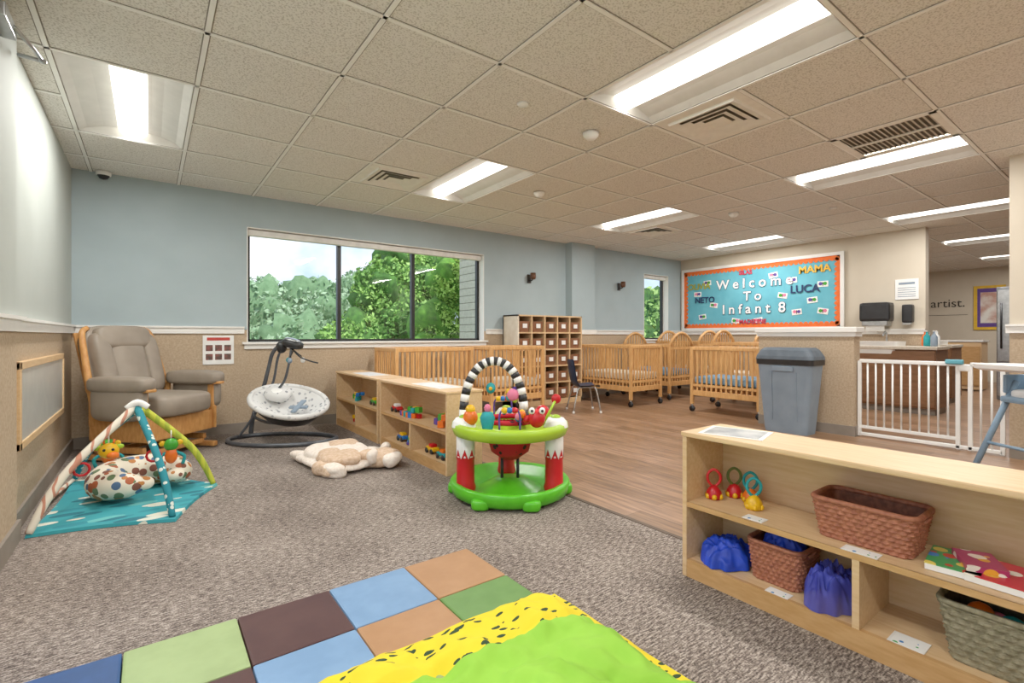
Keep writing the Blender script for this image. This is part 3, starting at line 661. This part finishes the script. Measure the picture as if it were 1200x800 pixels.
# ------------------------------------------------------------ cribs
sheet_b=mat('sheet_blue','7FA8C8','6E98BA',rough=.8,s=6); sheet_w=mat('sheet_cream','E6DCC8','D8CEB8',rough=.8,s=6)
sn=lambda a: max(0,math.sin(a))
def crib(x0,x1,y0,y1,top=.86,arch=0,sheet=sheet_w,zm=.42):
    b=Bd('wooden_crib',((x0+x1)/2,(y0+y1)/2,0)); X=(x1-x0)/2; Y=(y1-y0)/2; lo=.22
    for sx in(-1,1):
        for sy in(-1,1):
            b.bx(sx*X-sx*.04,sx*X,sy*Y-sy*.04,sy*Y,.10,top,crib_w,.005)
            b.cyl((sx*(X-.02),sy*(Y-.02),.10),(sx*(X-.02),sy*(Y-.02),.07),.012,metal,seg=8); b.cyl((sx*(X-.02)-.012,sy*(Y-.02),.04),(sx*(X-.02)+.012,sy*(Y-.02),.04),.038,black,seg=14)
    def side(p,q,ar):
        P=Vector(p);Q=Vector(q);d=Q-P;L=d.length;d.normalize()
        ang=math.atan2(d.y,d.x)
        mid=(P+Q)/2
        b.box((mid.x,mid.y,lo+.03),(L,.025,.07),crib_w,rot=(0,0,ang),bev=.004)
        b.box((mid.x,mid.y,lo+.13),(L,.02,.03),crib_w,rot=(0,0,ang))
        n=int(L/.062)
        if ar:
            pts=[P+d*(L*i/12)+Vector((0,0,top-.02+ar*sn(math.pi*i/12)**.7)) for i in range(13)]
            b.tube(pts,.024,crib_w,seg=8)
            b.box((mid.x,mid.y,top-.06),(L,.02,.04),crib_w,rot=(0,0,ang))
        else: b.box((mid.x,mid.y,top-.02),(L,.034,.045),crib_w,rot=(0,0,ang),bev=.008)
        for i in range(1,n):
            t_=i/n; u=P+d*(L*t_); h=top-.03+(ar*sn(math.pi*t_)**.7 if ar else 0)
            b.box((u.x,u.y,(lo+.05+h)/2),(.022,.012,h-lo-.05),crib_w,rot=(0,0,ang))
    side((-X+.02,-Y+.03,0),(-X+.02,Y-.03,0),0); side((X-.02,-Y+.03,0),(X-.02,Y-.03,0),0)
    side((-X+.03,-Y+.02,0),(X-.03,-Y+.02,0),arch); side((-X+.03,Y-.02,0),(X-.03,Y-.02,0),arch)
    b.box((0,0,zm),(2*X-.08,2*Y-.08,.09),sheet,bev=.025); b.box((0,0,zm-.07),(2*X-.06,2*Y-.06,.03),crib_w)
    b.done()
crib(2.14,3.14,5.0,5.62); crib(3.2,4.02,4.72,5.32,top=.87)
crib(5.36,6.06,4.45,5.52,sheet=sheet_w); crib(6.45,7.1,4.6,5.55,arch=.2,sheet=sheet_b)
crib(5.74,6.4,2.86,3.78,top=.85,sheet=sheet_b); crib(6.75,7.4,3.1,4.1,top=.9,arch=.19); crib(7.6,8.25,2.85,3.9,top=.9,arch=.19); crib(7.3,8.0,4.65,5.5,top=.9,arch=.19)

# ------------------------------------------------------------ cubby
c=Bd('cubby_storage_unit',(4.685,YB-.04,0)); X=.615; D=.35; Hc=1.29
lam=mat('cubby_cream','E8DCC6','DECFB6',rough=.4); cin=mat('cubby_inner','B98756','A87746',rough=.6)
c.bx(-X,-X+.02,-D,0,0,Hc,lam); c.bx(X-.02,X,-D,0,0,Hc,maple); c.bx(-X,X,-D,0,Hc-.02,Hc,maple); c.bx(-X,X,-.02,0,0,Hc,cin); c.bx(-X,X,-D,0,0,.07,maple)
nc_,nr=5,5; cw=(2*X-.02)/nc_; rh=(Hc-.09)/nr
for i in range(1,nc_): c.bx(-X+cw*i,-X+cw*i+.018,-D,-.02,.07,Hc-.02,maple)
for j in range(1,nr): c.bx(-X+.02,X-.02,-D+.001,-.02,.07+rh*j,.07+rh*j+.018,maple)
binm=mat('bin_brown','8A5A3C','7A4C30',rough=.6,s=30)
for i in range(nc_):
    for j in range(nr):
        x=-X+cw*(i+.5)+.01; z=.07+rh*j+.02
        c.loft([(0,.17,.26,.02),(rh*.62,.195,.28,.02)],binm,c=(x,-D/2-.02,z)); c.loft([(rh*.62,.195,.28,.02),(rh*.62,.17,.25,.02),(rh*.3,.16,.24,.02)],wkd,c=(x,-D/2-.02,z),cap0=False,cap1=True)
        c.box((x,-D+.008,z+rh*.36),(.075,.004,.06),whitep)
c.done()

# ------------------------------------------------------------ child chair
ch=Bd('child_chair',(4.62,4.62,0),math.radians(60))
navy=mat('navy_plastic','16304E','122844',rough=.4)
vs=[];fs=[];m_=10
prof=[(-.17,.33),(-.15,.345),(-.1,.345),(0,.335),(.1,.335),(.14,.36),(.165,.42),(.18,.5),(.195,.6),(.205,.67),(.207,.69)]
th=.012
def shell(off):
    o=[]
    for k,(y,z) in enumerate(prof):
        wd=.18 if k<5 else .18-.02*((k-5)/5)
        if k==len(prof)-1: wd=.13
        for i in range(m_+1):
            u=i/m_*2-1; cz=.018*u*u if k<5 else 0; cy=-.03*u*u if k>=5 else 0
            o.append((u*wd,y+cy+(off if k>=5 else 0),z+cz-(off if k<5 else 0)))
    return o
a=shell(0); b2=shell(th); n1=m_+1; vs=a+b2
for k in range(len(prof)-1):
    for i in range(m_): q=k*n1+i; fs.append([q,q+1,q+n1+1,q+n1]); q+=len(a); fs.append([q,q+n1,q+n1+1,q+1])
ch.add(vs,fs,navy,True)
for s_ in(-1,1):
    ch.tube([(s_*.19,-.17,.012),(s_*.15,-.12,.3),(s_*.13,-.06,.325),(s_*.13,.06,.325),(s_*.15,.12,.3),(s_*.19,.19,.012)],.01,metal,sub=3)
    for y in (-.17,.19): ch.cyl((s_*.19,y,0),(s_*.19,y,.025),.015,whitep)
ch.cyl((-.13,.06,.322),(.13,.06,.322),.009,metal); ch.done()

# ------------------------------------------------------------ trash can
b=Bd('trash_can',(5.36,2.36,0))
b.loft([(0,.24,.42,.05),(.04,.25,.43,.05),(.60,.30,.52,.05),(.70,.31,.54,.05),(.74,.32,.55,.05)],grey,cap1=False)
b.loft([(.70,.335,.565,.05),(.76,.34,.57,.05)],black,cap0=False); b.loft([(.755,.345,.575,.05),(.79,.335,.565,.06),(.85,.29,.50,.06),(.875,.25,.44,.06)],mat('lid_slate','58636E','4E5964'),cap0=True,cap1=True)
for y in (-.12,.12): b.box((-.142,y,.38),(.012,.02,.5),grey,rot=(0,-.045,0))
b.box((-.165,0,.66),(.012,.2,.05),grey,bev=.004)
b.done()

# ------------------------------------------------------------ baby gate
b=Bd('baby_gate',(5.67,0,0)); y0,y1=.82,1.835
for y in (y0,y1,1.10,1.02): b.box((0,y,.38),(.03,.03,.74),whitep,bev=.004)
b.box((0,(y0+y1)/2,.03),(.03,y1-y0,.03),whitep,bev=.004); b.box((0,(y1+1.10)/2,.75),(.03,y1-1.10,.035),whitep,bev=.006); b.box((0,(y0+1.02)/2,.75),(.03,.2,.035),whitep,bev=.004)
b.box((0,(y1+1.10)/2,.1),(.026,y1-1.10,.026),whitep)
n=11
for i in range(1,n): y=1.10+(y1-1.10)*i/n; b.cyl((0,y,.1),(0,y,.74),.008,whitep,seg=8)
for i in range(1,3): y=.82+.2*i/3; b.cyl((0,y,.04),(0,y,.74),.008,whitep,seg=8)
b.box((-.02,1.12,.77),(.05,.12,.04),mat('gate_handle','5BA6B8'),bev=.01); b.box((0,1.06,.72),(.04,.08,.06),whitep,bev=.01)
b.done()

# ------------------------------------------------------------ high chair
b=Bd('high_chair',(5.10,.51,0),math.radians(-127))
hc=mat('highchair_blue','7E9AB2','7490A8',rough=.4)
for sx in(-1,1):
    b.tube([(sx*.24,-.29,.015),(sx*.18,-.04,.66)],[.02,.02],hc); b.tube([(sx*.24,.26,.015),(sx*.18,.04,.54)],[.02,.02],hc)
    b.se((sx*.24,-.29,.02),(.03,.03,.02),black); b.se((sx*.24,.26,.02),(.03,.03,.02),black)
    b.box((sx*.2,.02,.64),(.03,.26,.14),hc,bev=.012)
b.cyl((-.225,-.22,.2),(.225,-.22,.2),.012,hc); b.box((0,0,.53),(.40,.30,.05),hc,bev=.02); b.se((0,.16,.72),(.19,.04,.20),hc,n=.5,rot=(-.15,0,0)); b.se((0,0,.57),(.17,.14,.04),mat('highchair_pad','D9DEE0'),n=.5)
b.loft([(.745,.46,.30,.1),(.76,.52,.36,.12),(.79,.53,.37,.12),(.792,.50,.34,.11),(.778,.48,.32,.1)],whitep,c=(0,-.17,0),cap1=True); b.done()

# ------------------------------------------------------------ bulletin board
BY=4.3; BZ=1.68; bd=Bd('bulletin_board',(XW-.02,BY,BZ)); hw=1.34; hh=.54
cloth_m=mat('board_blue','66B4C6','5AA8BC',rough=.9,s=4); org=mat('board_border','EC7030','E2642A',rough=.8)
bd.bx(-.0,.018,-hw,hw,-hh,hh,cloth_m)
for s_ in(-1,1): bd.bx(-.02,.0,-hw-.05,hw+.05,s_*hh,s_*(hh+.05),white); bd.bx(-.02,.0,s_*hw,s_*(hw+.05),-hh,hh,white)
for s_ in(-1,1):
    bd.bx(-.006,.0,-hw,hw,s_*hh,s_*(hh-.05),org); bd.bx(-.006,.0,s_*hw,s_*(hw-.05),-hh,hh,org)
    n=36
    for i in range(n): bd.cyl((-.0065,-hw+.04+(2*hw-.08)*i/(n-1),s_*(hh-.05)),(0,-hw+.04+(2*hw-.08)*i/(n-1),s_*(hh-.05)),.032,org,seg=10,smooth=False)
    for i in range(14): bd.cyl((-.0065,s_*(hw-.05),-hh+.06+(2*hh-.12)*i/13),(0,s_*(hw-.05),-hh+.06+(2*hh-.12)*i/13),.032,org,seg=10,smooth=False)
cc=[red,pink,yellow,green,orange,purple]
for i,(y,z) in enumerate(((1.05,.1),(.72,-.12),(.95,-.33),(-.65,.22),(-.5,-.02),(-.95,-.12),(-.72,-.3),(-1.1,-.3),(.85,.3),(-.35,.33),(.3,-.42),(-1.1,.12),(-.1,-.42))):
    bd.box((-.004,y,z),(.004,.15,.09),whitep,rot=(.2*math.sin(i*2),0,0)); 
    for s_ in(-1,1): bd.cyl((-.009,y+s_*.032,z+.005),(-.004,y+s_*.032,z+.005),.027,cc[(i*2+s_)%6],seg=10,smooth=False)
    bd.box((-.008,y,z),(.003,.01,.06),black)
bo=bd.done(); TR=(math.pi/2,0,-math.pi/2)
blk=mat('letter_navy','16305C'); wl=mat('letter_white','FFFFFF','F4F4F4'); ol=mat('letter_olive','A8A82C'); rl=mat('letter_red','C8324A'); yl=mat('letter_gold','F2B830')
for s_,z,sz in (('W e l c o m e',.23,.235),('T o',.0,.22),('I n f a n t  8',-.22,.235)):
    o=text(bo,s_,(-.010,.0,z),sz,blk,TR,ext=.002); o.data.offset=.009
    o=text(bo,s_,(-.014,.0,z),sz,wl,TR,ext=.002); o.data.offset=.003
for s_,y,z,sz,mm in (('OLIVIA',1.02,.24,.15,ol),('NETO',.9,-.02,.15,blk),('LUCA',-.84,.06,.17,blk),('MAMA',-.98,.36,.16,yl),('SILAS',.12,.42,.1,rl),('MADELINE',0,-.44,.1,rl)):
    o=text(bo,s_,(-.012,y,z),sz,mm,TR,ext=.002); o.data.offset=.004

b=Bd('wall_notice_sign',(XW-.006,2.16,1.64)); b.box((0,0,0),(.01,.26,.28),whitep); b.box((-.006,0,.08),(.002,.18,.03),grey)
for i in range(5): b.box((-.006,0,.02-.03*i),(.002,.2,.008),grey)
b.done()
b=Bd('paper_towel_dispenser',(XW-.14,2.47,1.31)); b.box((0,0,.02),(.24,.36,.27),black,bev=.04); b.box((0,0,-.14),(.2,.30,.07),metal,bev=.01); b.box((-.06,0,-.2),(.005,.22,.1),whitep); b.done()
b=Bd('soap_dispenser',(XW-.07,2.13,1.30)); b.box((0,0,0),(.12,.12,.25),black,bev=.025); b.box((-.03,0,-.14),(.08,.1,.03),metal,bev=.01); b.done()
cabm=mat('cabinet_brown','8A6142','7A5436',rough=.5,s=6,scale=(1,1,6))
def counter(name,x0,x1,y0,y1,h=.86):
    b=Bd(name,((x0+x1)/2,(y0+y1)/2,0)); X=(x1-x0)/2;Y=(y1-y0)/2
    b.bx(-X+.04,X,-Y,Y,.08,h-.04,cabm); b.bx(-X+.08,X,-Y+.02,Y-.02,0,.08,baseb); b.bx(-X,X,-Y-.02,Y+.02,h-.04,h,mat('counter_top','D2C8B8','C4B8A6',s=40),.006)
    n=max(1,int(2*Y/.45)); 
    for i in range(n):
        ya=-Y+2*Y*i/n; yb=-Y+2*Y*(i+1)/n; b.bx(-X+.022,-X+.04,ya+.01,yb-.01,.1,h-.22,cabm,.004); b.bx(-X+.022,-X+.04,ya+.01,yb-.01,h-.2,h-.06,cabm,.004); b.cyl((-X+.01,yb-.06,h-.35),(-X+.01,yb-.06,h-.25),.006,metal,seg=8)
    b.loft([(h-.1,.42,.46,.06),(h+.06,.44,.50,.07),(h+.06,.38,.44,.06),(h-.02,.34,.4,.06)],whitep,c=(-.06,Y*.45,0),cap0=False,cap1=True)
    b.tube([(X-.08,Y*.45,h),(X-.08,Y*.45,h+.15),(X-.14,Y*.45,h+.19),(X-.22,Y*.45,h+.14)],.012,metal,sub=4)
    b.done()
counter('sink_counter',7.78,8.36,1.72,2.6); counter('sink_counter',9.4,10.0,1.9,2.4)
for x,y,mm in ((8.2,1.8,whitep),(8.12,1.88,teal),(8.25,1.93,orange),(8.0,1.78,grey)):
    b=Bd('soap_bottle',(x,y,.861)); b.lathe([(0,0),(.035,0),(.037,.02),(.036,.12),(.02,.15),(.012,.16),(.012,.19),(0,.19)],mm,seg=16); b.box((-.015,0,.195),(.05,.014,.012),whitep,bev=.003); b.done()
b=Bd('refrigerator',(10.9,1.3,0)); b.box((0,0,.88),(.7,.6,1.74),mat('fridge_steel','8A8C8E','7A7C7E',rough=.35,metal=.7),bev=.01); b.box((-.36,0,1.15),(.02,.58,1.1),metal,bev=.008); b.box((-.36,0,.32),(.02,.58,.5),metal,bev=.008); b.cyl((-.40,.24,.8),(-.40,.24,1.5),.012,black); b.cyl((-.385,.24,.82),(-.36,.24,.82),.01,black); b.cyl((-.385,.24,1.48),(-.36,.24,1.48),.01,black); b.done()
b=Bd('framed_poster',(XF-.02,2.3,1.6)); b.box((0,0,0),(.03,.5,.95),mat('poster_yellow','E8B830')); b.box((-.017,0,0),(.004,.38,.83),mat('poster_purple','5A3A8A')); b.box((-.02,0,0),(.004,.28,.66),mat('poster_white','E8E4DC','C09080',s=5)); b.done()
b=Bd('wall_lettering',(XF-.006,3.1,1.72)); b.box((.002,0,-.26),(.004,.9,.008),dark); o_=b.done(); text(o_,"'s artist.",(-.004,0,0),.26,dark,TR)
b=Bd('utility_cabinet',(12.2,2.6,0)); b.box((0,0,.45),(.5,1.2,.86),maple,bev=.01); b.box((0,0,.9),(.54,1.24,.03),white); b.box((-.26,.3,.45),(.02,.56,.7),maple_edge); b.box((-.26,-.3,.45),(.02,.56,.7),maple_edge); b.done()

# ------------------------------------------------------------ wall items
b=Bd('wall_mirror',(XL+.014,4.24,.64)); mir=mat('mirror_acrylic','D2D4CE','CBCDC8',rough=.3,metal=.35)
b.box((-.002,0,0),(.02,1.5,.38),mir)
for s_ in(-1,1): b.box((0,0,s_*.205),(.03,1.58,.04),maple,bev=.004); b.box((0,s_*.77,0),(.03,.04,.45),maple,bev=.004)
b.done()
b=Bd('wall_notice_sign',(.56,YB-.006,.855)); b.box((0,0,0),(.27,.008,.29),whitep); 
for i in range(3):
    for j in range(2): b.box((-.08+.08*i,-.005,.02-.09*j),(.06,.002,.06),mat('notice_photo','8A5048','4A4038',s=30))
b.box((0,-.005,.11),(.2,.002,.03),mat('notice_title','C04038')); b.done()
for x in (4.575,6.58):
    b=Bd('wall_sconce',(x,YB,1.85)); b.box((0,-.008,0),(.07,.014,.13),dark,bev=.004); b.tube([(0,-.01,-.02),(0,-.07,-.03),(0,-.10,.0)],.009,dark,sub=4); b.lathe([(.0,-.02),(.035,-.015),(.045,.02),(.04,.08),(.0,.08)],mat('sconce_amber','6A4228','553420',rough=.4),c=(0,-.10,0),seg=16); b.done()
b=Bd('door_closer',(XL+.03,3.05,2.33)); b.box((.025,-.12,0),(.05,.22,.06),metal,bev=.006); b.tube([(.05,-.08,0),(.09,.06,-.01),(.11,.16,-.02)],.009,metal); b.tube([(.11,.16,-.02),(.02,.2,.0)],.009,metal); b.se((.11,.16,-.02),(.016,.016,.012),metal); b.done()

# ------------------------------------------------------------ world, sun, camera
W=bpy.data.worlds.new('sky'); S.world=W; W.use_nodes=True; N=W.node_tree.nodes; L=W.node_tree.links
bg=N['Background']; tc=N.new('ShaderNodeTexCoord'); nz=N.new('ShaderNodeTexNoise'); nz.inputs['Scale'].default_value=5; nz.inputs['Detail'].default_value=5
r=N.new('ShaderNodeValToRGB'); r.color_ramp.elements[0].position=.38; r.color_ramp.elements[0].color=(.36,.56,.86,1); r.color_ramp.elements[1].position=.62; r.color_ramp.elements[1].color=(1,1,1,1)
L.new(tc.outputs['Generated'],nz.inputs['Vector']); L.new(nz.outputs['Fac'],r.inputs['Fac']); L.new(r.outputs['Color'],bg.inputs['Color']); bg.inputs['Strength'].default_value=1.15
sd=bpy.data.lights.new('sun','SUN'); sd.energy=3.2; sd.angle=.02; sd.color=(1,.97,.92); so=bpy.data.objects.new('sun',sd); S.collection.objects.link(so); so.rotation_euler=(math.radians(42),0,math.radians(15)); so.location=(0,-5,12)
cd=bpy.data.cameras.new('camera'); cd.sensor_width=36; cd.lens=572/1200*36; cd.shift_y=-7/1200; cd.clip_start=.05
co=bpy.data.objects.new('camera',cd); S.collection.objects.link(co); co.location=(0,0,1.0); co.rotation_euler=(math.pi/2,0,VR); S.camera=co
S.view_settings.view_transform='Standard'
S.view_settings.exposure=.38
S.view_settings.gamma=1.15
